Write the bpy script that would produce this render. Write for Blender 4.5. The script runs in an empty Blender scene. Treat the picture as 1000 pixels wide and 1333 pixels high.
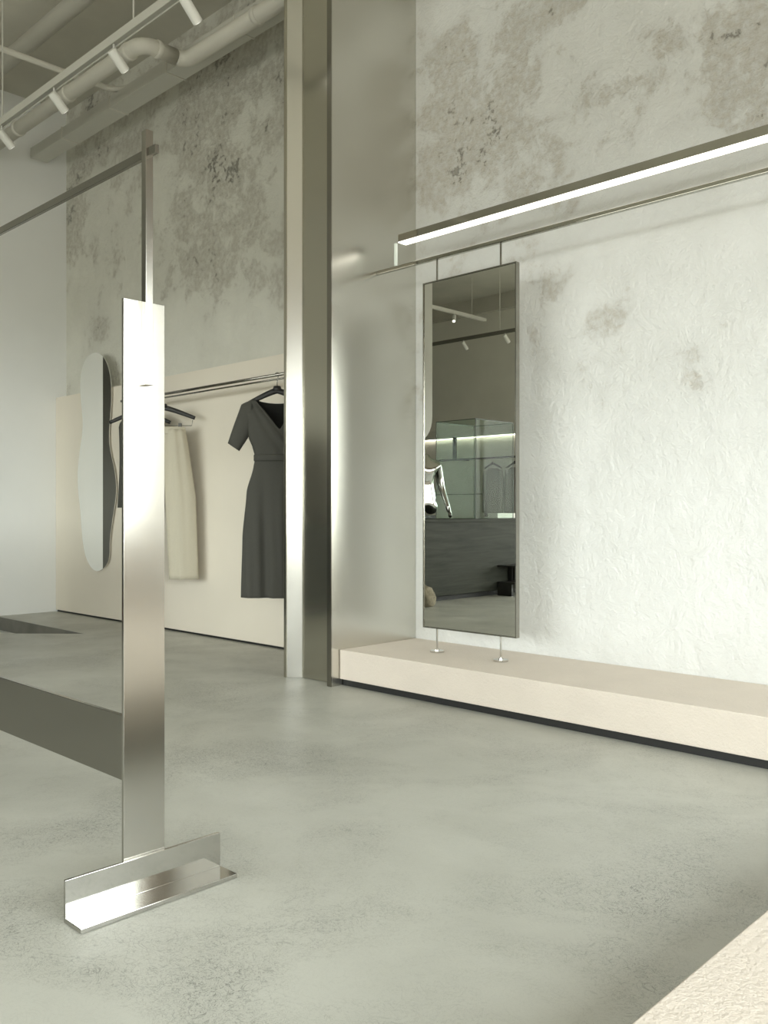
import bpy, bmesh, math, random
from mathutils import Vector, Matrix
random.seed(4)
C = bpy.context.scene.collection
S = bpy.context.scene
PI = math.pi

# ------------------------------------------------------------------ camera frame
ALPHA = math.radians(45.88)
ca, sa = math.cos(ALPHA), math.sin(ALPHA)
FWD = Vector((-ca, sa, 0)); RGT = Vector((sa, ca, 0))
EYE = 0.9

# ------------------------------------------------------------------ materials
def new_mat(name):
    m = bpy.data.materials.new(name); m.use_nodes = True
    nt = m.node_tree; b = nt.nodes['Principled BSDF']
    return m, nt, b
def N(nt, typ, **kw):
    n = nt.nodes.new(typ)
    for k, v in kw.items():
        if k in n.inputs: n.inputs[k].default_value = v
        else: setattr(n, k, v)
    return n
def L(nt, a, b): nt.links.new(a, b)
def ramp(nt, fac, stops):
    r = nt.nodes.new('ShaderNodeValToRGB')
    e = r.color_ramp.elements
    while len(e) < len(stops): e.new(0.5)
    for el, (p, c) in zip(e, stops):
        el.position = p
        el.color = c if len(c) == 4 else (*c, 1)
    L(nt, fac, r.inputs['Fac']); return r
def mix(nt, fac, a, b, mode='MIX'):
    m = nt.nodes.new('ShaderNodeMix'); m.data_type = 'RGBA'; m.blend_type = mode
    if hasattr(fac, 'is_output'): L(nt, fac, m.inputs[0])
    else: m.inputs[0].default_value = fac
    for i, v in ((6, a), (7, b)):
        if hasattr(v, 'is_output'): L(nt, v, m.inputs[i])
        else: m.inputs[i].default_value = v if len(v) == 4 else (*v, 1)
    return m.outputs[2]
def math_(nt, op, a, b=None, c=None, clamp=False):
    m = nt.nodes.new('ShaderNodeMath'); m.operation = op; m.use_clamp = clamp
    for i, v in enumerate((a, b, c)):
        if v is None: continue
        if hasattr(v, 'is_output'): L(nt, v, m.inputs[i])
        else: m.inputs[i].default_value = v
    return m.outputs[0]
def coords(nt, scale=(1, 1, 1)):
    t = nt.nodes.new('ShaderNodeTexCoord'); mp = nt.nodes.new('ShaderNodeMapping')
    mp.inputs['Scale'].default_value = scale
    L(nt, t.outputs['Object'], mp.inputs['Vector']); return mp.outputs['Vector']
def noise(nt, vec, scale, detail=4, rough=0.55, dist=0.0):
    n = N(nt, 'ShaderNodeTexNoise', Scale=scale, Detail=detail, Roughness=rough, Distortion=dist)
    L(nt, vec, n.inputs['Vector']); return n.outputs['Fac']
def bump(nt, b, h, strength, distance):
    n = N(nt, 'ShaderNodeBump', Strength=strength, Distance=distance)
    L(nt, h, n.inputs['Height']); L(nt, n.outputs['Normal'], b.inputs['Normal'])

def plain(name, col, rough=0.5, metal=0.0, var=0.0, vscale=8):
    m, nt, b = new_mat(name)
    b.inputs['Base Color'].default_value = (*col, 1)
    b.inputs['Roughness'].default_value = rough
    b.inputs['Metallic'].default_value = metal
    if var:
        f = noise(nt, coords(nt), vscale, 5)
        r = ramp(nt, f, [(0.3, tuple(c * (1 - var) for c in col)), (0.7, tuple(min(1, c * (1 + var)) for c in col))])
        L(nt, r.outputs['Color'], b.inputs['Base Color'])
    return m

def plaster(name, paint, bare, zlow, zhigh, cover_low, cover_high, seed=0.0):
    """old painted plaster; flaked-off patches get commoner with height"""
    m, nt, b = new_mat(name)
    v = coords(nt)
    off = N(nt, 'ShaderNodeVectorMath', operation='ADD'); off.inputs[1].default_value = (seed, seed * 1.7, seed * 0.6)
    L(nt, v, off.inputs[0]); v = off.outputs[0]
    sep = nt.nodes.new('ShaderNodeSeparateXYZ'); L(nt, coords(nt), sep.inputs[0])
    hz = N(nt, 'ShaderNodeMapRange', **{'From Min': zlow, 'From Max': zhigh, 'To Min': cover_low, 'To Max': cover_high})
    L(nt, sep.outputs['Z'], hz.inputs['Value'])
    big = noise(nt, v, 1.15, 3, 0.5, 0.4)
    med = noise(nt, v, 4.2, 10, 0.68, 0.25)
    fine = noise(nt, v, 26, 8, 0.7)
    pit = noise(nt, v, 60, 6, 0.7)
    patch = math_(nt, 'ADD', math_(nt, 'MULTIPLY', big, 0.42), math_(nt, 'MULTIPLY', med, 0.58))
    patch = math_(nt, 'ADD', patch, hz.outputs[0])
    mask = ramp(nt, patch, [(0.53, (0, 0, 0)), (0.575, (1, 1, 1))]).outputs['Color']
    soft = ramp(nt, patch, [(0.42, (0, 0, 0)), (0.58, (1, 1, 1))]).outputs['Color']
    crumb = ramp(nt, fine, [(0.36, (0, 0, 0)), (0.60, (1, 1, 1))]).outputs['Color']
    flake = math_(nt, 'MULTIPLY', mask, crumb)
    # deep pits where the plaster has broken away
    deep = ramp(nt, math_(nt, 'ADD', patch, math_(nt, 'MULTIPLY', math_(nt, 'SUBTRACT', fine, 0.5), 0.42)),
                [(0.665, (0, 0, 0)), (0.70, (1, 1, 1))]).outputs['Color']
    base = mix(nt, math_(nt, 'MULTIPLY', soft, 0.6), paint, tuple(p * 0.80 + q * 0.14 for p, q in zip(paint, bare)))
    cloud = ramp(nt, noise(nt, v, 2.2, 6, 0.6), [(0.35, (0.93, 0.93, 0.925)), (0.65, (1.0, 1.0, 1.0))]).outputs['Color']
    base = mix(nt, 1.0, base, cloud, 'MULTIPLY')
    base = mix(nt, math_(nt, 'MULTIPLY', flake, 0.75), base, bare)
    base = mix(nt, math_(nt, 'MULTIPLY', deep, 0.6), base, tuple(q * 0.45 for q in bare))
    specks = ramp(nt, pit, [(0.70, (0, 0, 0)), (0.76, (1, 1, 1))]).outputs['Color']
    base = mix(nt, math_(nt, 'MULTIPLY', specks, math_(nt, 'MULTIPLY_ADD', soft, 0.3, 0.12)), base, tuple(q * 0.6 for q in bare))
    L(nt, base, b.inputs['Base Color'])
    b.inputs['Roughness'].default_value = 0.85
    h = math_(nt, 'SUBTRACT', math_(nt, 'MULTIPLY', noise(nt, v, 9, 9, 0.65, 0.6), 0.9), math_(nt, 'MULTIPLY', flake, 0.25))
    h = math_(nt, 'SUBTRACT', h, math_(nt, 'MULTIPLY', deep, 0.5))
    h = math_(nt, 'ADD', h, math_(nt, 'MULTIPLY', noise(nt, v, 34, 7, 0.65, 0.2), 0.42))
    bump(nt, b, h, 0.75, 0.022)
    return m

def floor_mat(name, c1, c2, rough=0.42):
    m, nt, b = new_mat(name)
    v = coords(nt)
    f = noise(nt, v, 0.9, 6, 0.6, 0.5)
    col = ramp(nt, f, [(0.32, c1), (0.68, c2)]).outputs['Color']
    # hair-like trowel scratches, thicker in patches
    patch = ramp(nt, noise(nt, v, 1.7, 5, 0.62, 0.6), [(0.44, (0, 0, 0)), (0.66, (1, 1, 1))]).outputs['Color']
    hair = None
    for s, d in ((24, 3.2), (38, 3.5), (11, 5.0)):
        n = noise(nt, v, s, 2, 0.5, d)
        band = math_(nt, 'ABSOLUTE', math_(nt, 'SUBTRACT', n, 0.5))
        r = ramp(nt, band, [(0.005, (1, 1, 1)), (0.017, (0, 0, 0))]).outputs['Color']
        hair = r if hair is None else math_(nt, 'MAXIMUM', hair, r)
    marks = math_(nt, 'MULTIPLY', hair, math_(nt, 'ADD', math_(nt, 'MULTIPLY', patch, 0.75), 0.10))
    col = mix(nt, math_(nt, 'MULTIPLY', patch, 0.22), col, tuple(c * 0.72 for c in c1))
    col = mix(nt, marks, col, tuple(c * 0.42 for c in c1))
    L(nt, col, b.inputs['Base Color'])
    rr = ramp(nt, noise(nt, v, 3.5, 6), [(0.3, (rough - .08,) * 3), (0.7, (rough + .10,) * 3)]).outputs['Color']
    L(nt, rr, b.inputs['Roughness'])
    b.inputs['Specular IOR Level'].default_value = 0.45
    bump(nt, b, noise(nt, v, 7, 8, 0.6), 0.06, 0.01)
    return m

def rough_plaster(name, col):
    m, nt, b = new_mat(name)
    v = coords(nt)
    r = ramp(nt, noise(nt, v, 6, 6), [(0.3, tuple(c * .95 for c in col)), (0.7, col)])
    L(nt, r.outputs['Color'], b.inputs['Base Color'])
    b.inputs['Roughness'].default_value = 0.9
    h = math_(nt, 'ADD', math_(nt, 'MULTIPLY', noise(nt, v, 42, 7, 0.62, 0.1), 0.5), math_(nt, 'MULTIPLY', noise(nt, v, 110, 4, 0.6), 0.5))
    bump(nt, b, h, 0.6, 0.010)
    return m

def steel(name, col=(0.60, 0.59, 0.555), rough=0.16, streak=None, mottle=0.0):
    m, nt, b = new_mat(name)
    b.inputs['Base Color'].default_value = (*col, 1)
    b.inputs['Metallic'].default_value = 1.0
    b.inputs['Roughness'].default_value = rough
    if mottle:
        v = coords(nt)
        a = noise(nt, v, 1.6, 3, 0.5, 0.3)
        fine = noise(nt, v, 55, 4, 0.65)
        h = math_(nt, 'MULTIPLY', fine, ramp(nt, a, [(0.46, (0, 0, 0)), (0.62, (1, 1, 1))]).outputs['Color'])
        bump(nt, b, h, mottle, 0.004)
        rr = ramp(nt, noise(nt, v, 2.3, 4), [(0.3, (rough * .75,) * 3), (0.7, (rough * 1.3,) * 3)]).outputs['Color']
        L(nt, rr, b.inputs['Roughness'])
    if streak:
        v = coords(nt, streak)
        f = noise(nt, v, 1, 3, 0.5)
        r = ramp(nt, f, [(0.3, (rough * .95,) * 3), (0.7, (rough * 1.05,) * 3)])
        L(nt, r.outputs['Color'], b.inputs['Roughness'])
    return m

def fabric(name, col, var=0.10, scale=420):
    m, nt, b = new_mat(name)
    v = coords(nt)
    r = ramp(nt, noise(nt, v, scale, 2), [(0.35, tuple(c * (1 - var) for c in col)), (0.65, tuple(c * (1 + var) for c in col))])
    L(nt, r.outputs['Color'], b.inputs['Base Color'])
    b.inputs['Roughness'].default_value = 0.95
    b.inputs['Specular IOR Level'].default_value = 0.2
    bump(nt, b, noise(nt, v, scale, 2), 0.15, 0.002)
    return m

def glow(name, col, strength):
    m, nt, b = new_mat(name)
    b.inputs['Base Color'].default_value = (*col, 1)
    b.inputs['Emission Color'].default_value = (*col, 1)
    b.inputs['Emission Strength'].default_value = strength
    return m

M = {}
M['wallB'] = plaster('aged_white_plaster', (0.745, 0.75, 0.73), (0.54, 0.505, 0.435), 0.4, 3.4, -0.085, 0.040, 7.4)
M['wallA'] = plaster('peeling_grey_plaster', (0.72, 0.71, 0.635), (0.47, 0.44, 0.37), 1.6, 3.6, -0.045, 0.06, 11.3)
M['paint'] = plain('white_wall_paint', (0.81, 0.815, 0.795), 0.8, 0, 0.02, 1.5)
M['taupe'] = plain('taupe_wall_paint', (0.50, 0.43, 0.36), 0.8, 0, 0.02, 1.5)
M['darkwall'] = plain('dark_grey_wall_paint', (0.20, 0.195, 0.17), 0.85, 0, 0.02, 1.5)
M['midgrey'] = plain('light_grey_wall_paint', (0.50, 0.495, 0.455), 0.8, 0, 0.02, 1.5)
M['greywall'] = plain('grey_wall_paint', (0.78, 0.765, 0.69), 0.85, 0, 0.04, 1.5)
M['ceiling'] = plain('olive_grey_ceiling_paint', (0.56, 0.54, 0.465), 0.85, 0, 0.06, 2.5)
M['pipe'] = plain('grey_painted_pipe', (0.62, 0.60, 0.53), 0.55, 0, 0.02, 6)
M['duct'] = plain('grey_painted_sheet_duct', (0.56, 0.55, 0.495), 0.6, 0, 0.03, 3)
M['floor'] = floor_mat('scratched_grey_concrete', (0.43, 0.43, 0.385), (0.55, 0.55, 0.50))
M['slab'] = floor_mat('lit_pale_concrete', (0.82, 0.82, 0.79), (0.86, 0.86, 0.83), 0.5)  # strong light on the lower floor is put into this pale colour
M['riser'] = plain('dark_concrete_riser', (0.20, 0.195, 0.17), 0.85, 0, 0.2, 5)
M['beige'] = rough_plaster('beige_rough_plaster', (0.72, 0.645, 0.565))
M['panel'] = plain('cream_panel_paint', (0.78, 0.72, 0.615), 0.7, 0, 0.02, 2)
M['black'] = plain('black_shadow_gap', (0.012, 0.012, 0.011), 0.6)
M['blackmatte'] = plain('black_lacquer', (0.02, 0.02, 0.018), 0.45)
M['steel'] = steel('brushed_steel', (0.45, 0.435, 0.395), rough=0.17, streak=(3, 3, 160))
M['steelp'] = steel('polished_steel', (0.64, 0.63, 0.60), 0.06)
M['steelf'] = steel('satin_foot_steel', (0.50, 0.49, 0.46), 0.075)
M['steelr'] = steel('polished_gunmetal_steel', (0.43, 0.42, 0.375), 0.06)
M['steeld'] = steel('satin_dark_steel', (0.31, 0.30, 0.265), 0.2)
M['beam'] = steel('dull_web_steel', (0.60, 0.58, 0.51), 0.17)
M['beams'] = steel('satin_rolled_steel', (0.68, 0.67, 0.62), 0.26)
M['strip'] = steel('bright_angled_steel', (0.70, 0.69, 0.65), 0.24)
M['mirror'] = steel('smoked_mirror_glass', (0.80, 0.80, 0.75), 0.0)
M['mirrorc'] = steel('clear_mirror_glass', (0.93, 0.935, 0.91), 0.0)
M['chrome'] = steel('chrome_skin', (0.42, 0.42, 0.405), 0.09)
M['clip'] = plain('grey_plastic_clip', (0.12, 0.115, 0.10), 0.5)
M['seal'] = plain('dark_green_glass_edge', (0.07, 0.09, 0.075), 0.4)
M['white'] = plain('white_powder_coat', (0.78, 0.78, 0.73), 0.4)
M['track'] = plain('grey_white_track_paint', (0.60, 0.59, 0.53), 0.45)
M['trackshade'] = plain('shaded_track_paint', (0.16, 0.155, 0.13), 0.5)  # darker copy of the track paint: shade of the unlit back side
M['trackin'] = plain('track_inner_channel', (0.40, 0.39, 0.345), 0.5)
M['led'] = glow('warm_led_diffuser', (1.0, 0.965, 0.88), 1.0)
M['led_far'] = glow('warm_led_strip', (1.0, 0.95, 0.84), 3.5)
M['spotlens'] = glow('spotlight_lens', (1.0, 0.97, 0.9), 2.0)
M['acryl'] = plain('frosted_acrylic', (0.80, 0.86, 0.80), 0.35)
M['dress'] = fabric('charcoal_wool', (0.072, 0.071, 0.061))
M['dressin'] = fabric('black_lining', (0.016, 0.016, 0.014))
M['cream'] = fabric('cream_cotton', (0.53, 0.49, 0.39))
M['greyknit'] = fabric('grey_knit', (0.24, 0.23, 0.195))
M['wood'] = plain('dark_stained_oak', (0.085, 0.083, 0.072), 0.5, 0, 0.25, 5)
M['red'] = plain('deep_red_leather', (0.20, 0.025, 0.02), 0.45)
M['paper'] = plain('white_paper_board', (0.78, 0.76, 0.70), 0.6)

def stone_mat():
    m, nt, b = new_mat('rough_tan_stone'); v = coords(nt)
    r = ramp(nt, noise(nt, v, 14, 8, .7), [(0.3, (0.13, 0.11, 0.07)), (0.7, (0.42, 0.37, 0.27))])
    L(nt, r.outputs['Color'], b.inputs['Base Color']); b.inputs['Roughness'].default_value = .9
    bump(nt, b, noise(nt, v, 22, 8, .7), .8, .03); return m
M['stone'] = stone_mat()
def wood_mat():
    m, nt, b = new_mat('dark_stained_oak_grain'); v = coords(nt, (1.0, 1.2, 14))
    r = ramp(nt, noise(nt, v, 1.6, 8, .62, .6), [(0.3, (0.022, 0.024, 0.018)), (0.7, (0.050, 0.052, 0.041))])
    L(nt, r.outputs['Color'], b.inputs['Base Color']); b.inputs['Roughness'].default_value = .55; b.inputs['Specular IOR Level'].default_value = .12
    return m
M['wood'] = wood_mat()
def glass_mat(name, tint, gloss):
    m, nt, b = new_mat(name)
    nt.nodes.remove(b); out = nt.nodes['Material Output']
    t = N(nt, 'ShaderNodeBsdfTransparent'); t.inputs['Color'].default_value = (*tint, 1)
    g = N(nt, 'ShaderNodeBsdfGlossy', Roughness=0.0); fr = N(nt, 'ShaderNodeLayerWeight', Blend=0.3)
    mx = nt.nodes.new('ShaderNodeMixShader')
    L(nt, math_(nt, 'MULTIPLY_ADD', fr.outputs['Facing'], gloss, gloss), mx.inputs[0]); L(nt, t.outputs[0], mx.inputs[1]); L(nt, g.outputs[0], mx.inputs[2])
    L(nt, mx.outputs[0], out.inputs['Surface']); return m
M['glass'] = glass_mat('greenish_case_glass', (0.93, 0.965, 0.94), 0.008)
M['pane'] = glass_mat('clear_window_glass', (0.97, 0.98, 0.97), 0.05)

# ------------------------------------------------------------------ mesh helpers
def box(bm, x0, x1, y0, y1, z0, z1):
    vs = [bm.verts.new((x, y, z)) for x in (x0, x1) for y in (y0, y1) for z in (z0, z1)]
    for f in ((0, 1, 3, 2), (4, 6, 7, 5), (0, 4, 5, 1), (2, 3, 7, 6), (0, 2, 6, 4), (1, 5, 7, 3)):
        bm.faces.new([vs[i] for i in f])
    return bm
def BM(*boxes):
    bm = bmesh.new()
    for b in boxes: box(bm, *b)
    return bm
def frame_at(d):
    d = d.normalized()
    u = d.cross(Vector((0, 0, 1)))
    if u.length < 1e-4: u = Vector((1, 0, 0))
    u.normalize(); return u, d.cross(u).normalized()
def tube(bm, pts, r, n=12, cap=True, flat=1.0):
    pts = [Vector(p) for p in pts]
    if not isinstance(r, (list, tuple)): pts = [p for i, p in enumerate(pts) if i == 0 or (p - pts[i - 1]).length > 1e-5]
    rs = r if isinstance(r, (list, tuple)) else [r] * len(pts)
    rings = []
    for i, p in enumerate(pts):
        a = pts[max(i - 1, 0)]; b = pts[min(i + 1, len(pts) - 1)]
        u, w = frame_at(b - a)
        rings.append([bm.verts.new(p + u * (rs[i] * math.cos(2 * PI * k / n)) + w * (rs[i] * flat * math.sin(2 * PI * k / n))) for k in range(n)])
    for A, B in zip(rings, rings[1:]):
        for k in range(n): bm.faces.new((A[k], A[(k + 1) % n], B[(k + 1) % n], B[k]))
    if cap:
        bm.faces.new(rings[0][::-1]); bm.faces.new(rings[-1])
    return bm
def prism(bm, poly, y0, y1, axis='y'):
    def P(a, b, y): return {'y': (a, y, b), 'x': (y, a, b), 'z': (a, b, y)}[axis]
    A = [bm.verts.new(P(a, b, y0)) for a, b in poly]; B = [bm.verts.new(P(a, b, y1)) for a, b in poly]
    bm.faces.new(A); bm.faces.new(B[::-1])
    n = len(poly)
    for k in range(n): bm.faces.new((A[k], B[k], B[(k + 1) % n], A[(k + 1) % n]))
    return bm
def arc(c, r, a0, a1, n, ax, ay):
    return [Vector(c) + Vector(ax) * (r * math.cos(math.radians(a0 + (a1 - a0) * i / n))) + Vector(ay) * (r * math.sin(math.radians(a0 + (a1 - a0) * i / n))) for i in range(n + 1)]

def obj(name, bm, mat, parent=None, bevel=0.0, smooth=False, seg=2):
    bmesh.ops.recalc_face_normals(bm, faces=bm.faces)
    me = bpy.data.meshes.new(name); bm.to_mesh(me); bm.free()
    o = bpy.data.objects.new(name, me); C.objects.link(o)
    for m in (mat if isinstance(mat, (list, tuple)) else (mat,)): me.materials.append(m)
    if smooth:
        for p in me.polygons: p.use_smooth = len(p.vertices) <= 4
    if bevel:
        md = o.modifiers.new('bevel', 'BEVEL'); md.width = bevel; md.segments = seg; md.limit_method = 'ANGLE'
    if parent is not None:
        o.parent = parent
        o.matrix_parent_inverse = Matrix.Translation(-Vector(parent.location)) if parent.parent is None else Matrix.Identity(4)
    return o
def tag(o, label, cat, group=None):
    o['label'] = label; o['category'] = cat
    if group: o['group'] = group
    return o
def thing(name, label, cat, loc, group=None):
    o = bpy.data.objects.new(name, None); C.objects.link(o); o.location = loc
    o.empty_display_size = 0.05
    return tag(o, label, cat, group)
def struct(name, bm, mat, parent=None, bevel=0.0):
    o = obj(name, bm, mat, parent, bevel)
    if parent is None: o['kind'] = 'structure'
    return o
def copy_thing(root, delta, label=None):
    r = root.copy(); C.objects.link(r); r.location = Vector(root.location) + Vector(delta)
    if label: r['label'] = label
    for ch in root.children:
        c = ch.copy(); C.objects.link(c); c.parent = r; c.matrix_parent_inverse = ch.matrix_parent_inverse.copy()
        for g in ch.children:
            d = g.copy(); C.objects.link(d); d.parent = c; d.matrix_parent_inverse = g.matrix_parent_inverse.copy()
    return r

# ------------------------------------------------------------------ levels of the room
ZC = 4.56            # ceiling
XE = -7.735          # end wall face
YA = 3.80            # concrete wall behind the cream panel
YB = 3.727           # white plaster wall
XW = 2.2             # window wall
YO = -5.3            # opposite wall
XF = -12.5           # far wall of the next bay

# floor with the one-step-down corner at the left
fl = bmesh.new()
# main slab outline (counter-clockwise seen from above), leaving out the sunken strip
main = [(XW, YO), (XW, YA + .2), (XE - .2, YA + .2), (XE - .2, 3.165), (-6.152, 3.165), (-6.621, 2.736), (-7.735, 1.72), (XE - .2, 1.54), (XF, 1.54), (XF, YO)]
prism(fl, main, -0.25, 0.0, 'z')
struct('floor', fl, M['floor'])
struct('floor_sunken', BM((XF, -6.1, 1.3, 3.4, -0.40, -0.11)), M['slab'])
struct('trim_2', BM((XF, -6.155, 3.159, 3.1652, -0.11, -0.002)), M['riser'])
struct('ceiling', BM((XF - .2, XW + .2, YO - .2, YA + .2, ZC, ZC + .2)), M['ceiling'])
struct('wall_right', BM((-3.364, XW, YB, YA + .2, -0.2, ZC)), M['wallB'])
struct('wall_back', BM((XF, -3.397, YA, YA + .2, -0.4, ZC)), M['wallA'])
# end wall: pier by the cream panel, lintel over the step, arched wall farther along
struct('wall_left', BM((XE - .2, XE, 3.195, YA, -0.4, ZC)), M['paint'])
aw = bmesh.new()
pts = [(3.195, 2.75), (3.195, ZC), (-2.07, ZC), (-2.07, 2.16)]
for i in range(9):
    a = math.radians(90 * i / 8)
    pts.append((-2.07 + .36 * (1 - math.cos(a)), 2.16 - .36 * math.sin(a)))
pts += [(0.4, 1.80), (0.9, 2.75)]
prism(aw, pts, XE - .2, XE, 'x')
struct('wall_left_arch', aw, M['midgrey'])
struct('wall_far', BM((XF - .2, XF, YO, YA, -0.4, ZC)), M['darkwall'])
# opposite wall: plaster low down, dark grey above
Z0, Z1, W0, W1 = 0.78, 2.58, -4.9, 3.52
FX0, FX1, FZ0, FZ1 = -7.2, 0.3, 0.5, 2.75
struct('wall_front', BM((XF, FX0, YO - .2, YO, 2.36, ZC), (FX0, XW, YO - .2, YO, FZ1, ZC)), M['greywall'])
struct('wall_front_lower', BM((XF, FX0, YO - .2, YO, -0.2, 2.36), (FX0, XW, YO - .2, YO, -0.2, FZ0), (FX1, XW, YO - .2, YO, FZ0, FZ1)), M['wallA'])
struct('trim_1', BM((XF, XW, YO, YO + .12, ZC - .26, ZC)), M['ceiling'])
# window wall behind the camera's right shoulder
ww = BM((XW, XW + .2, YO, YA, -0.2, Z0), (XW, XW + .2, YO, YA, Z1, ZC), (XW, XW + .2, YO, W0, Z0, Z1), (XW, XW + .2, W1, YA, Z0, Z1))
struct('wall_window', ww, M['taupe'])
wf = thing('window_1', 'long daylight window behind the viewer', 'window', (XW + .1, -0.7, Z0))
del wf['label']; del wf['category']; wf['kind'] = 'structure'
fr = BM((XW + .06, XW + .12, W0, W1, Z0, Z0 + .04), (XW + .06, XW + .12, W0, W1, Z1 - .04, Z1))
nm = 4
for i in range(nm + 1):
    y = W0 + .02 + (W1 - W0 - .04) * i / nm
    box(fr, XW + .06, XW + .12, y - .02, y + .02, Z0 + .04, Z1 - .04)
obj('window_frame', fr, M['white'], wf)
pn = BM((XW + .085, XW + .09, W0 + .02, W1 - .02, Z0 + .03, Z1 - .03))
obj('pane', pn, M['pane'], wf)
wf = bpy.data.objects.new('added_window_2', None); C.objects.link(wf); wf.location = (-1.7, YO - .1, FZ0); wf['kind'] = 'structure'  # added, unseen window: brings frontal daylight to the back walls and floor
fr = BM((FX0, FX1, YO - .12, YO - .06, FZ0, FZ0 + .04), (FX0, FX1, YO - .12, YO - .06, FZ1 - .04, FZ1))
for i in range(4):
    x = FX0 + .02 + (FX1 - FX0 - .04) * i / 3
    box(fr, x - .02, x + .02, YO - .12, YO - .06, FZ0 + .04, FZ1 - .04)
obj('window_frame', fr, M['white'], wf)
obj('pane', BM((FX0 + .02, FX1 - .02, YO - .095, YO - .09, FZ0 + .03, FZ1 - .03)), M['pane'], wf)

# ------------------------------------------------------------------ cream panel on the back wall
t = thing('wall_panel', 'tall smooth cream panel along the peeling back wall', 'panel', (-5.75, 3.75, 0))
bd = obj('board', BM((XE + .002, -3.757, 3.70, YA - .001, 0.016, 1.935)), M['panel'], t, 0.002)
obj('shadow_gap', BM((XE + .002, -3.757, 3.715, YA - .001, 0.0005, 0.015)), M['black'], t)

# ------------------------------------------------------------------ steel beam column
t = thing('steel_column', 'floor-to-ceiling raw steel column with deep flanges beside the ledge', 'column', (-3.55, 3.3, 0))
obj('flange', BM((-3.396, -3.365, 3.085, YA - .003, 0.001, ZC - .002)), M['beams'], t, 0.0015)
b = bmesh.new(); prism(b, [(-3.753, 3.086), (-3.730, 3.086), (-3.730, YA - .15), (-3.753, YA - .15)], 0.001, ZC - .002, 'z')
obj('flange', b, M['beam'], t, 0.001)
b = bmesh.new(); prism(b, [(-3.730, 3.090), (-3.671, 3.147), (-3.690, 3.165), (-3.730, 3.127)], 0.001, ZC - .002, 'z')
obj('angled_strip', b, M['strip'], t)
b = bmesh.new(); prism(b, [(-3.671, 3.147), (-3.396, 3.147), (-3.396, 3.170), (-3.690, 3.170)], 0.003, ZC - .002, 'z')
obj('web', b, M['beam'], t)
obj('shaded_flange_edge', BM((-3.3962, -3.3648, 3.079, 3.085, 0.001, ZC - .002)), M['steeld'], t)  # added strip: the edge's dark reflection is put into its colour

# ------------------------------------------------------------------ plinths
t = thing('display_plinth', 'long beige rough plaster ledge running along the white wall under the mirror', 'ledge', (-0.6, 3.43, 0))
obj('slab', BM((-3.362, XW - .002, 3.137, YB - .002, 0.036, 0.187)), M['beige'], t, 0.003)
obj('recessed_base', BM((-3.362, XW - .002, 3.160, YB - .002, 0.001, 0.036)), M['black'], t)
t = thing('display_plinth', 'beige rough plaster platform cropped by the lower right corner of the photo', 'ledge', (0.7, 0.3, 0))
obj('slab', BM((-0.613, XW - .002, -3.2, 3.134, 0.036, 0.187)), M['beige'], t, 0.003)
obj('recessed_base', BM((-0.590, XW - .002, -3.18, 3.134, 0.001, 0.036)), M['black'], t)

# ------------------------------------------------------------------ linear light
LY0, LY1 = 3.412, 3.472
t = thing('linear_light', 'long slim steel linear light glowing warm white above the clothes rail', 'light', (-1.2, 3.44, 2.32))
hs = obj('housing', BM((-3.205, 1.9, LY0, LY1, 2.326, 2.364)), M['steelr'], t)
obj('diffuser', BM((-3.205, 1.9, LY0, LY1, 2.321, 2.326)), M['led'], hs)
for i, x in enumerate((-3.228, -0.6, 1.7)):
    obj('hanger_strip', BM((x - .006, x + .006, LY0, LY0 + .014, 2.204, 2.364 if i else 2.324)), M['acryl'], t)

# ------------------------------------------------------------------ rail below the light
t = tag(obj('clothes_rail', BM((-3.363, 1.95, 3.411, 3.433, 2.182, 2.203)), M['steelr'], None, 0.004, seg=3),
        'long polished steel rail under the glowing linear light', 'rail')

# ------------------------------------------------------------------ rectangular mirror on two rods
t = thing('standing_mirror', 'tall rectangular smoked mirror held on two thin steel rods above the ledge', 'mirror', (-2.74, 3.425, 0.187))
MX0, MX1, MZ0, MZ1 = -3.029, -2.445, 0.308, 2.074
obj('mirror_glass', BM((MX0 + .006, MX1 - .006, 3.414, 3.432, MZ0 + .006, MZ1 - .006)), M['mirror'], t)
fb = BM((MX0, MX0 + .006, 3.410, 3.437, MZ0, MZ1), (MX1 - .006, MX1, 3.410, 3.437, MZ0, MZ1),
        (MX0 + .006, MX1 - .006, 3.410, 3.437, MZ0, MZ0 + .006), (MX0 + .006, MX1 - .006, 3.410, 3.437, MZ1 - .006, MZ1))
obj('mirror_frame', fb, M['steeld'], t)
for x in (-2.943, -2.543):
    b = bmesh.new(); tube(b, [(x, 3.423, 0.196), (x, 3.423, MZ0)], 0.0048, 10); rd = obj('rod', b, M['steelp'], t, smooth=False)
    b = bmesh.new(); tube(b, [(x, 3.423, MZ1), (x, 3.423, 2.181)], 0.0048, 10); obj('rod', b, M['steeld'], t)  # upper rod: its dark reflection is put into a darker steel colour
    b = bmesh.new(); tube(b, [(x, 3.423, 0.188), (x, 3.423, 0.197)], 0.036, 28); tube(b, [(x, 3.423, 0.197), (x, 3.423, 0.206)], 0.011, 16)
    obj('base_disc', b, M['steelp'], rd)

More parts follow.
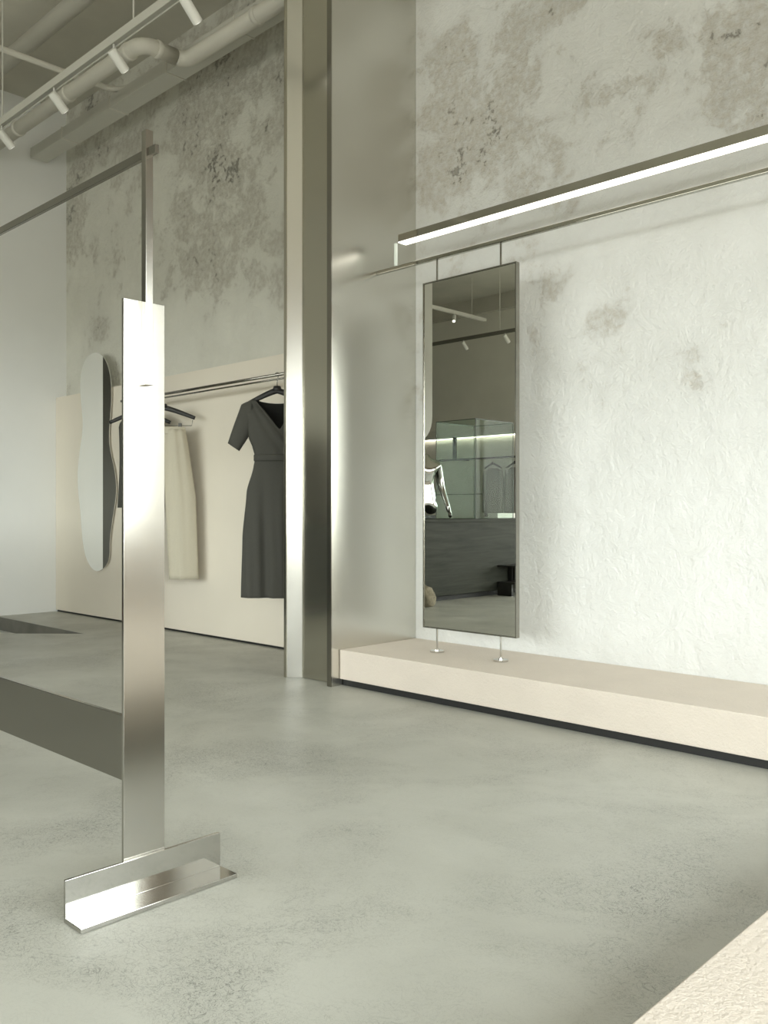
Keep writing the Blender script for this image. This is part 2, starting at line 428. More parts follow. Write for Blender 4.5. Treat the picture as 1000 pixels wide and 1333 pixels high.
# ------------------------------------------------------------------ foreground clothes rack
XP = -1.856                          # front of the upright plate
t = thing('clothing_rack', 'tall brushed steel clothing rack with a flat plate upright and angle foot in the foreground', 'rack', (-1.85, 1.105, 0))
obj('upright_plate', BM((XP - .010, XP, 1.051, 1.159, 0.086, 1.395)), M['steel'], t, 0.001)
fl = bmesh.new()
foot = [(-1.862, 0.001), (-1.776, 0.001), (-1.776, 0.0115), (-1.8505, 0.0115), (-1.8505, 0.095), (-1.8545, 0.095), (-1.862, 0.0925)]
foot = [(-1.8545, 0.001), (-1.776, 0.001), (-1.776, 0.0115), (-1.8465, 0.0115), (-1.8465, 0.095), (-1.8545, 0.095)]
prism(fl, foot, 0.905, 1.313, 'y')
obj('angle_foot', fl, M['steelf'], t, 0.0008)
obj('square_post', BM((XP, -1.836, 1.0965, 1.1155, 1.197, 1.793)), M['steel'], t, 0.0008)
obj('hanging_bar', BM((-3.45, -1.803, 1.1005, 1.1105, 1.730, 1.750)), M['steeld'], t, 0.0008)
obj('crossbar', BM((-3.405, XP - .010, 1.096, 1.108, 0.252, 0.409)), M['steeld'], t, 0.001)
# the far end of the rack, beyond the left edge of the view
obj('upright_plate', BM((-3.415, -3.405, 1.051, 1.159, 0.086, 1.395)), M['steel'], t, 0.001)
fl = bmesh.new(); prism(fl, [(-3.478, 0.001), (-3.405, 0.001), (-3.405, 0.095), (-3.4125, 0.095), (-3.4125, 0.0115), (-3.478, 0.0115)], 0.905, 1.313, 'y')
obj('angle_foot', fl, M['steelf'], t, 0.0008)
obj('square_post', BM((-3.435, -3.415, 1.0965, 1.1155, 1.197, 1.793)), M['steel'], t, 0.0008)

# ------------------------------------------------------------------ wavy mirror
wv = [(-6.977, 2.247), (-7.118, 2.219), (-7.198, 2.136), (-7.23, 2.03), (-7.221, 1.873), (-7.19, 1.70), (-7.2, 1.56), (-7.246, 1.412), (-7.279, 1.23), (-7.265, 1.07), (-7.229, 0.903), (-7.208, 0.764), (-7.184, 0.639), (-7.135, 0.521), (-7.045, 0.433), (-6.947, 0.402), (-6.841, 0.425), (-6.762, 0.475), (-6.727, 0.548), (-6.724, 0.637), (-6.706, 0.74), (-6.664, 0.887), (-6.626, 1.018), (-6.621, 1.135), (-6.649, 1.252), (-6.694, 1.358), (-6.728, 1.461), (-6.733, 1.566), (-6.716, 1.682), (-6.699, 1.814), (-6.699, 1.931), (-6.719, 2.03), (-6.766, 2.125), (-6.855, 2.21)]
def catmull(p, k=4):
    out = []; n = len(p)
    for i in range(n):
        a, b, c, d = (Vector(p[(i + j) % n]) for j in (-1, 0, 1, 2))
        for s in range(k):
            u = s / k
            out.append(tuple(0.5 * ((2 * b) + (c - a) * u + (2 * a - 5 * b + 4 * c - d) * u * u + (3 * b - a - 3 * c + d) * u ** 3)))
    return out
t = thing('wavy_mirror', 'tall wavy-edged frameless mirror on the cream panel in the far left corner', 'mirror', (-6.95, 3.68, 0.40))
b = bmesh.new(); prism(b, catmull(wv), 3.678, 3.683, 'y'); obj('mirror_glass', b, M['mirrorc'], t)
for z in (0.75, 1.75):
    b = bmesh.new(); tube(b, [(-6.95, 3.683, z), (-6.95, 3.699, z)], 0.03, 16); obj('wall_mount', b, M['steeld'], t)

# ------------------------------------------------------------------ rail on the cream panel
RY, RZ = 3.45, 1.742
t = thing('clothes_rail', 'thin steel double-line rail on the cream panel carrying the dress', 'rail', (-5.0, RY, RZ))
b = bmesh.new(); tube(b, [(-6.13, RY, RZ), (-3.757, RY, RZ)], 0.0095, 14); obj('rail_tube', b, M['steeld'], t, smooth=True)
b = bmesh.new(); tube(b, [(-6.05, RY + .06, RZ - .012), (-3.757, RY + .06, RZ - .012)], 0.006, 12); obj('rail_tube', b, M['steeld'], t, smooth=True)
for x in (-6.02, -3.80):
    b = bmesh.new(); tube(b, [(x, RY + .0085, RZ), (x, 3.699, RZ)], 0.006, 10); obj('wall_bracket', b, M['steeld'], t)

# ------------------------------------------------------------------ garments, drawn in a local frame (right, toward viewer, up)
def local(base, u, n):
    base, u, n = Vector(base), Vector(u).normalized(), Vector(n).normalized()
    return lambda a, d, z: base + u * a + n * d + Vector((0, 0, z))

def make_hanger(base, u, n, half, label, group, drop=0.075, clips=False):
    """base: the point on the rail"""
    P = local(base, u, n)
    h = thing('coat_hanger', label, 'hanger', base, group)
    b = bmesh.new()
    pts, rs = [], []
    for i in range(-12, 13):
        s = i / 12
        z = -0.096 - drop * (abs(s) ** 1.2)
        pts.append(P(s * half, 0, z)); rs.append(0.0125 - 0.004 * abs(s))
    tube(b, pts, rs, 12, flat=1.55)
    tube(b, [P(0, 0, -0.100), P(0, 0, -0.070)], [0.030, 0.022], 12)
    obj('shoulder_bar', b, M['blackmatte'], h, smooth=True)
    b = bmesh.new()
    hook = [P(0, 0, -0.07), P(0, 0, -0.036)] + [P(0.0125 * math.cos(math.radians(a)), 0, 0.0015 + 0.0125 * math.sin(math.radians(a)) ) for a in range(-60, 200, 20)]
    tube(b, hook, 0.0026, 8); obj('hook', b, M['steeld'], h, smooth=True)
    if clips:
        b = bmesh.new()
        tube(b, [P(-half * .93, 0, -0.185), P(-half * .9, 0, -0.225), P(half * .9, 0, -0.225), P(half * .93, 0, -0.185)], 0.0025, 8)
        obj('clip_bar', b, M['steeld'], h)
        for s in (-1, 1):
            b = bmesh.new()
            for d in (-.008, .008):
                c = [P(s * .118 + x, d + e, z) for x in (-.011, .011) for e in (-.003, .003) for z in (-.268, -.208)]
                vs = [b.verts.new(q) for q in c]
                for f in ((0, 1, 3, 2), (4, 6, 7, 5), (0, 4, 5, 1), (2, 3, 7, 6), (0, 2, 6, 4), (1, 5, 7, 3)): b.faces.new([vs[i] for i in f])
            obj('clip', b, M['clip'], h)
    return h

def lerp_tab(tab, z):
    for (z0, v0), (z1, v1) in zip(tab, tab[1:]):
        if z0 <= z <= z1 or z1 <= z <= z0:
            k = (z - z0) / (z1 - z0); k = k * k * (3 - 2 * k) * .5 + k * .5
            return v0 + (v1 - v0) * k
    return tab[0][1] if abs(z - tab[0][0]) < abs(z - tab[-1][0]) else tab[-1][1]

def sheet(bm, fn, ns, nz):
    g = [[bm.verts.new(fn(i / ns, j / nz)) for i in range(ns + 1)] for j in range(nz + 1)]
    for j in range(nz):
        for i in range(ns): bm.faces.new((g[j][i], g[j][i + 1], g[j + 1][i + 1], g[j + 1][i]))

def solid(o, th):
    md = o.modifiers.new('cloth', 'SOLIDIFY'); md.thickness = th; md.offset = 0
    return o

# --- charcoal wrap dress; a, d, z measured from the hook point on the rail
DB = (-4.259, RY, RZ)
P = local(DB, RGT, -FWD)
WID = [(-1.366, .222), (-1.0, .212), (-.72, .186), (-.56, .143), (-.51, .132), (-.45, .148), (-.387, .173), (-.30, .184), (-.22, .200), (-.175, .212)]
DEP = [(-1.366, .055), (-.8, .062), (-.51, .042), (-.36, .062), (-.25, .06), (-.2, .03), (-.14, .018)]
def half(z): return lerp_tab(WID, z)
def shoulder(x): return -0.150 - 0.030 * max(0, (abs(x) - .135) / .08)
def dtop_front(x, wrap=0):
    ax = abs(x)
    # V neck: left edge runs from the left shoulder to the right side below the bust
    lf = -0.151 - (x + .137) * 1.20           # descending to the right
    rt = -0.151 - (.160 - x) * 1.44
    if ax >= .16 or x < -.137: return shoulder(x)
    return min(shoulder(.1), max(lf, rt))
def crease(x, z, front):
    k = max(0, min(1, (-.55 - z) / .5))
    return (0.017 * math.sin(x * 38 + 1.1) + 0.008 * math.sin(x * 83 + z * 2)) * k + (0.0028 * math.sin((x * .8 + z) * 95) if -.5 < z < -.24 else 0) * (1 if front else .5)
def dress_pt(side, top):
    def fn(s, j):
        a = math.sin((s - .5) * PI)            # denser at the sides
        xt = a * .212
        zt = top(xt)
        z = -1.366 + (zt + 1.366) * j
        w = half(z)
        x = a * w
        d = lerp_tab(DEP, z) * math.sqrt(max(0, 1 - a * a)) ** .8
        d = d * side + crease(x, z, side > 0) * math.sqrt(max(0, 1 - a * a))
        return P(x, d, z)
    return fn
t = thing('wrap_dress', 'charcoal short-sleeved wrap dress with a belt on a black hanger, half behind the steel column', 'dress', (DB[0], DB[1], RZ - 1.366))
b = bmesh.new()
sheet(b, dress_pt(1, dtop_front), 44, 60)
solid(obj('dress_front', b, M['dress'], t, smooth=True), .003)
b = bmesh.new()
sheet(b, dress_pt(-1, lambda x: shoulder(x) if abs(x) >= .137 else -0.152 - 0.022 * (1 - (x / .137) ** 2)), 44, 60)
bpack = o = solid(obj('dress_back', b, [M['dress'], M['dressin']], t, smooth=True), .003)
o.modifiers['cloth'].use_rim = True
# lining seen inside the neckline
b = bmesh.new()
def lining(s, j):
    x = (s - .5) * .30; zt = -0.157 - 0.020 * (1 - min(1, abs(x) / .137) ** 2) - max(0, abs(x) - .137) * .5
    z = -.45 + (zt + .45) * j
    return P(x, -lerp_tab(DEP, z) * .55, z)
sheet(b, lining, 20, 16)
o = obj('neck_lining', b, M['dressin'], bpack, smooth=True); o['label'] = 'black lining inside the neckline'
# wrapped layer crossing from the left shoulder to the right waist
b = bmesh.new()
def wrapfn(s, j):
    z = -.505 + (.505 - .156) * j
    xr = -.137 + (-.151 - z) / 1.20             # the diagonal edge
    xr = min(xr, half(z) * .97)
    xl = -half(z) * .97 if z < -.20 else -.205 + (z + .20) * .4
    x = xl + (xr - xl) * s
    a = max(-1, min(1, x / half(z)))
    d = lerp_tab(DEP, z) * math.sqrt(max(0, 1 - a * a)) ** .8
    fan = 0.008 * math.sin(s * 17 + j * 2.0) * (1 - j) ** .5 * s
    return P(x, d + .006 + fan, min(z, shoulder(x) - .002))
sheet(b, wrapfn, 30, 30)
solid(obj('wrap_panel', b, M['dress'], t, smooth=True), .004)
# sleeves
for s in (-1, 1):
    b = bmesh.new()
    rows = []
    A0, A1 = Vector((s * .196, 0, -.205)), Vector((s * .254, 0, -.435))
    for j in range(13):
        k = j / 12
        # a slanted tube from shoulder to cuff
        T = [(.150, -.162), (.219, -.183), (.262, -.300), (.302, -.420)]; U = [(.150, -.300), (.172, -.372), (.196, -.412), (.234, -.467)]
        def along(tab):
            f = k * 3; a = min(2, int(f)); f -= a
            return Vector((s * (tab[a][0] * (1 - f) + tab[a + 1][0] * f), 0, tab[a][1] * (1 - f) + tab[a + 1][1] * f))
        top, bot = along(T), along(U)
        row = []
        for q in range(16):
            ang = 2 * PI * q / 16
            m_ = (top + bot) / 2 + (top - bot) / 2 * math.cos(ang)
            row.append(b.verts.new(P(m_.x, .040 * math.sin(ang) * (1 - .15 * k) + .002 * math.sin(k * 9 + q), m_.z)))
        rows.append(row)
    for A, B in zip(rows, rows[1:]):
        for q in range(16): b.faces.new((A[q], A[(q + 1) % 16], B[(q + 1) % 16], B[q]))
    solid(obj('sleeve', b, M['dress'], t, smooth=True), .003)
# belt
b = bmesh.new()
rows = []
for z in (-.530, -.525, -.496, -.491):
    row = []
    for q in range(40):
        ang = 2 * PI * q / 40
        e = .004 if z in (-.525, -.496) else .0
        row.append(b.verts.new(P((half(z) + .004 + e) * math.cos(ang), (lerp_tab(DEP, z) + .012 + e) * math.sin(ang), z)))
    rows.append(row)
for A, B in zip(rows, rows[1:]):
    for q in range(40): b.faces.new((A[q], A[(q + 1) % 40], B[(q + 1) % 40], B[q]))
solid(obj('belt', b, M['dress'], t, smooth=True), .003)
make_hanger(DB, RGT, -FWD, .185, 'black coat hanger holding the charcoal wrap dress', 'hangers on the cream panel rail', drop=.085)

# --- cream trousers on a clip hanger
TB = (-5.54, RY, RZ)
P = local(TB, RGT, -FWD)
make_hanger(TB, RGT, -FWD, .224, 'black clip hanger holding the cream trousers', 'hangers on the cream panel rail', clips=True)
t = thing('trousers', 'cream wide-leg trousers clipped to a black hanger behind the steel upright', 'trousers', (TB[0], TB[1], RZ - 1.325))
b = bmesh.new()
for s in (-1, 1):
    rows = []
    for j in range(33):
        k = j / 32
        z = -.252 - k * (1.068 - (.022 if s < 0 else 0))
        xo = s * (.150 + .062 * min(1, k * 2.2) ** .8 + .038 * k)
        xi = s * (0.004 if k < .28 else .004 + .036 * (k - .28) / .72)
        c, r = (xo + xi) / 2, abs(xo - xi) / 2
        row = []
        for q in range(28):
            ang = 2 * PI * q / 28
            dd = .046 * math.sin(ang)
            dd += .018 * max(0, 1 - abs(math.cos(ang)) * 3.0) * (1 if math.sin(ang) > 0 else -1)     # pressed crease
            dd += .006 * math.sin(math.cos(ang) * 11 + k * 3) * (1 - .5 * k)
            row.append(b.verts.new(P(c + r * math.cos(ang) * (1 if s > 0 else 1), dd, z)))
        rows.append(row)
    for A, B in zip(rows, rows[1:]):
        for q in range(28): b.faces.new((A[q], A[(q + 1) % 28], B[(q + 1) % 28], B[q]))
solid(obj('trouser_legs', b, M['cream'], t, smooth=True), .003)
b = bmesh.new(); rows = []
for z in (-.236, -.240, -.283, -.287):
    row = []
    for q in range(48):
        ang = 2 * PI * q / 48
        e = .003 if z in (-.240, -.283) else 0
        gather = .004 * math.sin(ang * 16)
        row.append(b.verts.new(P((.152 + e) * math.cos(ang), (.040 + e + gather) * math.sin(ang), z)))
    rows.append(row)
for A, B in zip(rows, rows[1:]):
    for q in range(48): b.faces.new((A[q], A[(q + 1) % 48], B[(q + 1) % 48], B[q]))
solid(obj('waistband', b, M['cream'], t, smooth=True), .003)

# --- plain garment builder (dark top behind the upright, grey tops across the room)
def simple_top(name, label, cat, base, u, n, hw, length, mat, group=None, sleeve=True, top=-.11):
    Q = local(base, u, n)
    t = thing(name, label, cat, (base[0], base[1], base[2] + top - length), group)
    b = bmesh.new()
    rows = []
    for j in range(25):
        k = j / 24
        z = top - .02 - k * (length - .02)
        w = hw * (.55 + .45 * min(1, k * 9) ** .6 if k < .11 else 1.0 - .08 * math.sin(k * PI) + .03 * k)
        row = []
        for q in range(32):
            ang = 2 * PI * q / 32
            row.append(b.verts.new(Q(w * math.cos(ang), (.035 + .02 * k) * math.sin(ang) + .008 * k * math.sin(6 * w * math.cos(ang) / hw + q * .4), z)))
        rows.append(row)
    for A, B in zip(rows, rows[1:]):
        for q in range(32): b.faces.new((A[q], A[(q + 1) % 32], B[(q + 1) % 32], B[q]))
    solid(obj('body', b, mat, t, smooth=True), .003)
    if sleeve:
        for s in (-1, 1):
            b = bmesh.new()
            tube(b, [Q(s * hw * .88, 0, top - .055), Q(s * hw * 1.0, 0, top - .2), Q(s * hw * 1.04, .01, top - length * .55), Q(s * hw * 1.05, .015, top - length * .92)], [.05, .055, .045, .04], 12, flat=.7)
            obj('sleeve', b, mat, t, smooth=True)
    return t
VB = (-5.86, RY, RZ)
make_hanger(VB, RGT, -FWD, .225, 'black coat hanger farthest left on the cream panel rail', 'hangers on the cream panel rail', drop=.085)
simple_top('camisole', 'dark narrow top mostly hidden behind the steel upright, next to the wavy mirror', 'top', VB, RGT, -FWD, .16, .70, M['dress'], sleeve=False)

# ------------------------------------------------------------------ ceiling services
def pipe(name, label, pts, r, collars, group=None):
    t = thing(name, label, 'pipe', pts[0], group)
    b = bmesh.new(); tube(b, pts, r, 20); run = obj('pipe_run', b, M['pipe'], t, smooth=True)
    for a, d in collars:
        a = Vector(a); d = Vector(d).normalized()
        b = bmesh.new(); tube(b, [a - d * .02, a - d * .016, a + d * .016, a + d * .02], [r * 1.02, r * 1.13, r * 1.13, r * 1.02], 20)
        obj('collar', b, M['pipe'], run, smooth=True)
    return t
ZP = 3.95
pA = [(XE + .002, 3.04, ZP), (-5.24, 3.04, ZP)] + arc((-5.24, 3.14, ZP), .10, -90, 0, 6, (1, 0, 0), (0, 1, 0)) + \
     [(-5.14, 3.30, ZP)] + arc((-5.06, 3.29, ZP), .08, 180, 90, 6, (1, 0, 0), (0, 1, 0)) + [(-3.757, 3.37, ZP)]
pipe('drain_pipe', 'thick grey painted pipe with a double bend running beside the boxed duct', pA, .052,
     [((-6.15, 3.04, ZP), (1, 0, 0)), ((-7.0, 3.04, ZP), (1, 0, 0)), ((-5.3, 3.04, ZP), (1, 0, 0)), ((-4.35, 3.37, ZP), (1, 0, 0)), ((-5.14, 3.16, ZP), (0, 1, 0))])
pB = [(-6.235, -1.5, 4.14), (-6.235, 3.36, 4.14)] + arc((-6.095, 3.36, 4.14), .14, 180, 90, 8, (1, 0, 0), (0, 1, 0)) + [(-3.757, 3.50, 4.14)]
pipe('conduit_pipe', 'thin grey pipe crossing the ceiling and curving along the duct top', pB, .022, [])
pipe('supply_pipe', 'thick grey pipe close under the ceiling in the upper left corner', [(XE + .002, 2.90, 4.40), (1.6, 2.90, 4.40)], .062, [])
# duct
t = thing('air_duct', 'flat boxed grey sheet metal duct below the ceiling by the peeling wall', 'duct', (-5.7, 3.5, 4.0))
dbx = obj('duct_box', BM((-7.66, -3.757, 3.43, 3.583, 4.012, 4.10)), M['duct'], t, 0.002)
for x in (-7.06, -6.27, -5.47, -4.67):
    obj('duct_seam', BM((x - .006, x + .006, 3.424, 3.589, 4.006, 4.104)), M['pipe'], dbx)

# ------------------------------------------------------------------ track lights
def track(name, label, axis, a0, a1, cross, z, cables, group='ceiling light tracks', mat='track'):
    w, h, wall = .021, .050, .004
    def B(u0, u1, v0, v1, z0, z1): return (u0, u1, cross + v0, cross + v1, z0, z1) if axis == 'x' else (cross + v0, cross + v1, u0, u1, z0, z1)
    mid = (a0 + a1) / 2
    t = thing(name, label, 'track light', (mid, cross, z) if axis == 'x' else (cross, mid, z), group)
    tb = obj('track_body', BM(B(a0, a1, -w, -w + wall, z, z + h), B(a0, a1, w - wall, w, z, z + h), B(a0, a1, -w + wall, w - wall, z + .012, z + h)), M[mat], t)
    obj('track_channel', BM(B(a0 + .004, a1 - .004, -w + wall, w - wall, z + .0085, z + .012)), M['trackin'], tb)
    for c in cables:
        p = (c, cross) if axis == 'x' else (cross, c)
        b = bmesh.new(); tube(b, [(*p, z + h), (*p, ZC - .002)], .0055, 8); obj('suspension_cable', b, M['track'], t)
    return t
def spotlight(loc, d, label, group):
    """loc: point on the underside of the track"""
    t = thing('spotlight', label, 'spotlight', loc, group)
    loc = Vector(loc); d = Vector(d).normalized()
    piv = loc + Vector((0, 0, -.045))
    b = bmesh.new(); tube(b, [loc + Vector((0, 0, .008)), piv], .006, 10); obj('stem', b, M['white'], t)
    b = bmesh.new(); a = piv - d * .022; e = piv + d * .108
    tube(b, [a, a + d * .003, e - d * .002, e], [.025, .0285, .0285, .027], 24); lb = obj('lamp_body', b, M['white'], t, smooth=False)
    b = bmesh.new(); tube(b, [e, e + d * .0015], .021, 20); obj('lens', b, M['spotlens'], lb)
    return t
TY, TZ = 2.58, 3.585
track('ceiling_track', 'pale suspended light track running toward the upper left corner', 'x', -7.2, -2.4, TY, TZ, (-6.2, -4.45))
AIM = (-.10, .75, -.65)
for x, lab in ((-6.22, 'white cylinder spotlight cut by the left edge of the photo'), (-5.42, 'white cylinder spotlight second from the left on the near track'),
               (-4.67, 'white cylinder spotlight between the second one and the one nearest the column'), (-3.93, 'white cylinder spotlight at the top edge, nearest the steel column')):
    spotlight((x, TY, TZ), AIM, lab, 'spotlights on the near track')
track('ceiling_track', 'pale suspended light track crossing the top of the mirror reflection downward to the right', 'y', -4.39, -1.0, -8.64, 3.92, (-4.05, -1.6))
for y, lab in ((-3.62, 'lit white spotlight on the slanting track in the mirror reflection, right one'), (-2.95, 'lit white spotlight on the slanting track in the mirror reflection, left one')):
    spotlight((-8.64, y, 3.92), (.35, .5, -.7), lab, 'spotlights seen in the mirror')
track('ceiling_track', 'grey light track lower in the mirror reflection, rising to the right', 'x', -11.0, -7.75, -3.98, 3.58, (-8.05, -10.4), mat='trackshade')
for x, lab in ((-9.55, 'small dark spotlight at the left end of the lower track in the mirror'), (-8.75, 'small white spotlight in the middle of the lower track in the mirror'), (-7.95, 'small white spotlight at the right end of the lower track in the mirror')):
    spotlight((x, -3.98, 3.58), (.25, -.5, -.8), lab, 'spotlights seen in the mirror')

# pipes over the opposite side of the room
pC = [(XF + .002, -2.2, 4.25), (-8.2, -2.2, 4.25)] + arc((-8.2, -2.45, 4.25), .25, 90, -90, 10, (1, 0, 0), (0, 1, 0)) + [(XF + .002, -2.7, 4.25)]
pipe('supply_pipe', 'grey pipe with a tight return bend seen in the top of the mirror', pC, .07, [((-8.6, -2.2, 4.25), (1, 0, 0))])
pipe('supply_pipe', 'long straight grey pipe seen in the top of the mirror', [(XF + .002, -1.55, 4.3), (1.5, -1.55, 4.3)], .06, [])

# ------------------------------------------------------------------ counter and what stands on it (seen in the mirror)
XCt = -5.80; ZT = 0.826
t = thing('shop_counter', 'long dark oak shop counter reflected in the rectangular mirror', 'counter', (-6.2, -1.3, 0))
obj('counter_body', BM((-6.60, XCt, -3.4, 1.80, 0.055, ZT - .03)), M['wood'], t, 0.003)
obj('counter_top', BM((-6.61, XCt + .008, -3.41, 1.81, ZT - .03, ZT)), M['wood'], t, 0.002)
obj('toe_kick', BM((-6.56, XCt - .05, -3.36, 1.76, 0.001, 0.055)), M['black'], t)
# glass case
t = thing('glass_case', 'tall frameless glass display case standing on the dark counter in the mirror', 'display case', (-6.12, -0.925, ZT))
gx0, gx1, gy0, gy1, gz1 = -6.39, -5.84, -1.26, -0.59, 1.885
for bx in ((gx0, gx1, gy0, gy0 + .008, ZT + .001, gz1), (gx0, gx1, gy1 - .008, gy1, ZT + .001, gz1), (gx0, gx0 + .008, gy0 + .008, gy1 - .008, ZT + .001, gz1),
           (gx1 - .008, gx1, gy0 + .008, gy1 - .008, ZT + .001, gz1), (gx0 + .008, gx1 - .008, gy0 + .008, gy1 - .008, gz1 - .008, gz1)):
    obj('glass_panel', BM(bx), M['glass'], t)
eb = bmesh.new()
for x in (gx0 - .003, gx1 - .003):
    for y in (gy0 - .003, gy1 - .003): box(eb, x, x + .006, y, y + .006, ZT + .001, gz1)
for x in (gx0 - .003, gx1 - .003): box(eb, x, x + .006, gy0 + .003, gy1 - .003, gz1, gz1 + .008)
for y in (gy0 - .003, gy1 - .003): box(eb, gx0, gx1, y, y + .006, gz1, gz1 + .008)
obj('edge_seal', eb, M['seal'], t)
tag(obj('book', BM((-6.57, -6.42, -2.3, -1.75, ZT + .001, ZT + .060)), M['paper'], None, .002), 'white flat box lying on the counter behind the glass case in the mirror', 'box')
bpy.data.objects['book'].name = 'flat_box'
# chrome mannequin torso
def mannequin(base):
    t = thing('mannequin', 'headless chrome mannequin torso standing on the dark counter in the mirror', 'mannequin', base)
    bx, by, bz = base
    me = bpy.data.meshes.new('mannequin_body')
    V, E, R = [], [], []
    def v(p, r): V.append(p); R.append(r if isinstance(r, tuple) else (r, r)); return len(V) - 1
    def chain(a, pts):
        for p, r in pts:
            i = v(p, r); E.append((a, i)); a = i
        return a
    # local: y across the shoulders, x front to back
    pel = v((0, 0, .20), (.115, .15))
    w = chain(pel, [((0, 0, .30), (.085, .105)), ((.005, 0, .38), (.085, .108)), ((.012, 0, .47), (.11, .14)), ((.0, 0, .545), (.08, .12)), ((0, 0, .61), (.05, .06)), ((0, 0, .66), (.046, .048))])
    for s in (-1, 1):
        chain(pel, [((0, s * .075, .12), (.088, .08)), ((0, s * .082, .0), (.075, .072))])
        chain(4, [((0, s * .150, .530), (.058, .058)), ((-.02, s * .192, .40), (.046, .044)), ((.0, s * .212, .27), (.037, .036)), ((.045, s * .238, .14), (.027, .025)), ((.06, s * .247, .09), (.022, .03)), ((.07, s * .26, .03), (.012, .028))])
    me.from_pydata(V, E, []); me.update()
    o = bpy.data.objects.new('mannequin_body', me); C.objects.link(o)
    sk = o.modifiers.new('skin', 'SKIN'); sk.use_smooth_shade = True
    for i, r in enumerate(R):
        me.skin_vertices[0].data[i].radius = r
    me.skin_vertices[0].data[0].use_root = True
    sd = o.modifiers.new('sub', 'SUBSURF'); sd.levels = 2; sd.render_levels = 2
    me.materials.append(M['chrome'])
    o.parent = t; o.location = (0, 0, .04); o.rotation_euler = (0, 0, math.radians(20))
    # mannequin hand fingers
    R20 = Matrix.Rotation(math.radians(20), 3, 'Z')
    for s in (-1, 1):
        b = bmesh.new()
        for k in range(4):
            a = Vector((.045 + .017 * k, s * .262, .035)); e = a + Vector((.012, s * .002, -.055 - .008 * (k in (1, 2))))
            tube(b, [Vector(base) + R20 @ p + Vector((0, 0, .04)) for p in (a + Vector((0, 0, .02)), a, (a + e) / 2 + Vector((.002, 0, 0)), e)], [.008, .0078, .007, .005], 8)
        a = Vector((.085, s * .252, .075))
        tube(b, [Vector(base) + R20 @ p + Vector((0, 0, .04)) for p in (a + Vector((-.02, 0, .01)), a, a + Vector((.02, -s * .004, -.03)), a + Vector((.024, -s * .004, -.055)))], [.01, .009, .008, .006], 8)
        obj('fingers', b, M['chrome'], t, smooth=True)
    b = BM((bx - .06, bx + .06, by - .11, by + .11, bz + .001, bz + .04)); obj('stand_block', b, M['blackmatte'], t, .004)
mannequin((-6.25, -.24, ZT))

# low shelf and stones in front of the counter
t = thing('low_shelf', 'low black two-board shelf against the counter in the mirror', 'shelf', (-5.68, -1.35, 0))
for z in (.13, .31): obj('shelf_board', BM((XCt + .012, -5.55, -1.85, -0.90, z, z + .016)), M['blackmatte'], t)
obj('side_panel', BM((XCt + .012, -5.55, -1.866, -1.85, 0.001, .326)), M['blackmatte'], t)
obj('side_panel', BM((XCt + .012, -5.74, -1.12, -1.10, .146, .31)), M['blackmatte'], t)
obj('foot', BM((XCt + .012, -5.6, -0.93, -0.90, 0.001, .13)), M['blackmatte'], t)
tag(obj('handbag', BM((-5.73, -5.60, -1.40, -1.17, .1465, .29)), M['red'], None, .02), 'deep red bag on the low black shelf', 'bag')
def stone(loc, r, sc, label, seed):
    b = bmesh.new(); bmesh.ops.create_icosphere(b, subdivisions=4, radius=r)
    from mathutils import noise as mn
    zmin = 1e9
    for v in b.verts:
        n = mn.noise(v.co * (2.2 / r) * .5 + Vector((seed, 0, 0))); n2 = mn.noise(v.co * (7 / r) * .5 + Vector((0, seed, 0)))
        v.co *= 1 + .22 * n + .07 * n2
        v.co = Vector((v.co.x * sc[0], v.co.y * sc[1], v.co.z * sc[2])); zmin = min(zmin, v.co.z)
    for v in b.verts:
        v.co.z = max(v.co.z, zmin * .75)
    for v in b.verts: v.co += Vector(loc) + Vector((0, 0, -zmin * .75 + .001))
    return tag(obj('stone', b, M['stone'], None, smooth=True), label, 'stone', 'stones by the counter')
stone((-5.62, .50, 0), .12, (1, 1, 1.0), 'rough tan stone on the floor at the left edge of the mirror', 1.3)
stone((-5.665, -1.32, 0), .058, (1.0, 1.5, .9), 'small pale stone under the low black shelf', 4.7)

# opposite wall: light, rail and clothes seen in the mirror
t = thing('linear_light', 'thin white strip light on the opposite wall in the mirror, above the glass case', 'light', (-8, YO + .03, 2.22))
obj('housing', BM((-12.2, -7.3, YO + .001, YO + .05, 2.20, 2.24)), M['white'], t)
obj('diffuser', BM((-12.2, -7.3, YO + .001, YO + .05, 2.192, 2.20)), M['led_far'], t)
t = thing('clothes_rail', 'black rail on the opposite wall holding grey tops in the mirror', 'rail', (-8, YO + .3, 1.8))
b = bmesh.new(); tube(b, [(-12.2, YO + .3, 1.80), (-7.3, YO + .3, 1.80)], .016, 12); obj('rail_tube', b, M['blackmatte'], t, smooth=True)
obj('rail_bracket', BM((-9.80, -9.74, YO + .28, YO + .32, 1.815, 2.19)), M['blackmatte'], t)
for x in (-11.8, -9.7, -7.5):
    b = bmesh.new(); tube(b, [(x, YO + .28, 1.80), (x, YO + .002, 1.80)], .012, 10); obj('wall_bracket', b, M['blackmatte'], t)
obj('panel_seam', BM((-12.4, -7.25, YO + .0008, YO + .004, 1.205, 1.217)), M['blackmatte'], t)
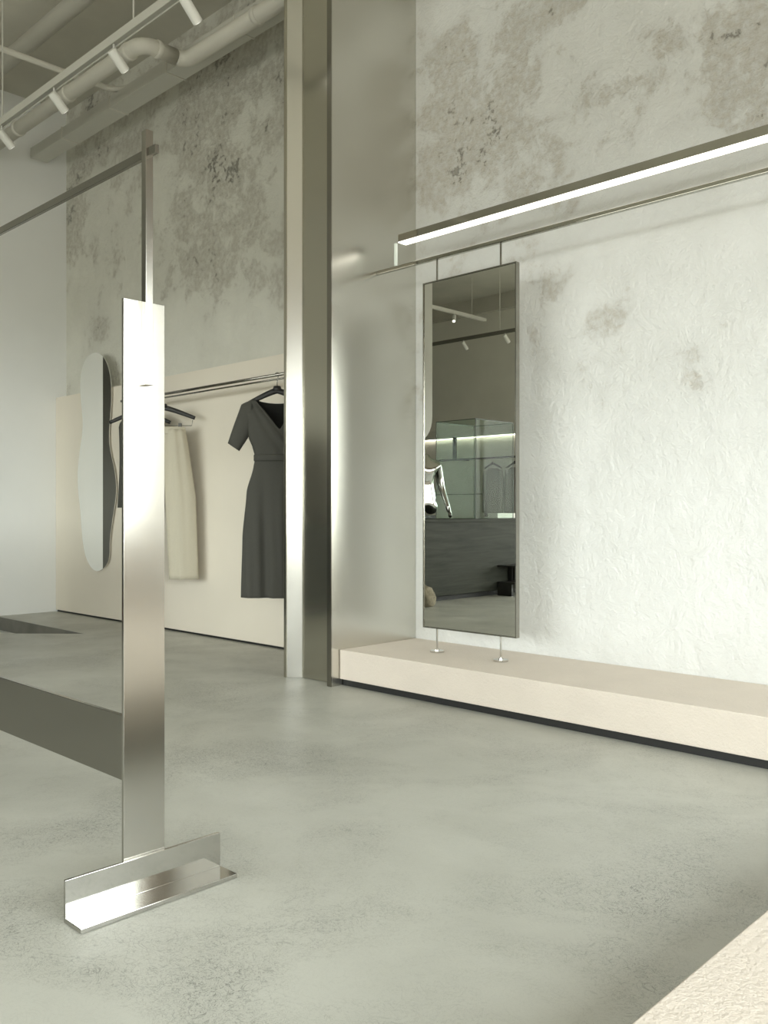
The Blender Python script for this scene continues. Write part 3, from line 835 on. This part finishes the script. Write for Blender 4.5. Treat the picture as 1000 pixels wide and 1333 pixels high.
for i, (x, lab) in enumerate(((-8.95, 'left'), (-8.50, 'right'), (-8.05, 'far right'))):
    base = (x, YO + .3, 1.80)
    make_hanger(base, (1, 0, 0), (0, 1, 0), .17, 'black hanger of the %s grey top in the mirror' % lab, 'hangers on the opposite wall')
    simple_top('knit_top', 'grey long top, %s of those on the black rail in the mirror' % lab, 'top', base, (1, 0, 0), (0, 1, 0), .165, .82, M['greyknit'], 'grey tops on the opposite wall', top=-.155)

# ------------------------------------------------------------------ daylight
w = bpy.data.worlds.new('World'); S.world = w; w.use_nodes = True
bg = w.node_tree.nodes['Background']
wn = w.node_tree
tc = wn.nodes.new('ShaderNodeTexCoord'); sp = wn.nodes.new('ShaderNodeSeparateXYZ'); L(wn, tc.outputs['Generated'], sp.inputs[0])
rp = ramp(wn, math_(wn, 'MULTIPLY_ADD', sp.outputs['Z'], 0.5, 0.5), [(0.485, (0.28, 0.276, 0.256)), (0.505, (0.97, 1.0, 0.99)), (1.0, (0.92, 0.98, 1.0))])
L(wn, rp.outputs['Color'], bg.inputs['Color'])
bg.inputs['Strength'].default_value = 7.0
def portal(name, loc, rot, sx, sy):
    l = bpy.data.lights.new(name, 'AREA'); l.shape = 'RECTANGLE'; l.size = sx; l.size_y = sy
    l.cycles.is_portal = True
    o = bpy.data.objects.new(name, l); C.objects.link(o); o.location = loc; o.rotation_euler = rot
portal('window_daylight', ((FX0 + FX1) / 2, YO - .19, (FZ0 + FZ1) / 2), (PI / 2, 0, 0), FX1 - FX0, FZ1 - FZ0)  # portal of the added window
portal('window_daylight', (XW + .19, (W0 + W1) / 2, (Z0 + Z1) / 2), (0, PI / 2, 0), Z1 - Z0, W1 - W0)

# ------------------------------------------------------------------ camera
cam = bpy.data.cameras.new('Camera'); co = bpy.data.objects.new('Camera', cam); C.objects.link(co)
co.location = (0, 0, EYE)
co.rotation_euler = (PI / 2, 0, math.atan2(-FWD.x, FWD.y))
cam.sensor_fit = 'HORIZONTAL'; cam.sensor_width = 36; cam.lens = 36 * 1154 / 1000
cam.clip_start = 0.02
S.camera = co
S.cycles.max_bounces = 12; S.cycles.diffuse_bounces = 6; S.cycles.glossy_bounces = 8; S.cycles.transparent_max_bounces = 16
vs = S.view_settings
vs.view_transform = 'Standard'; vs.look = 'None'; vs.gamma = 1; vs.use_curve_mapping = False
vs.exposure = 0.74
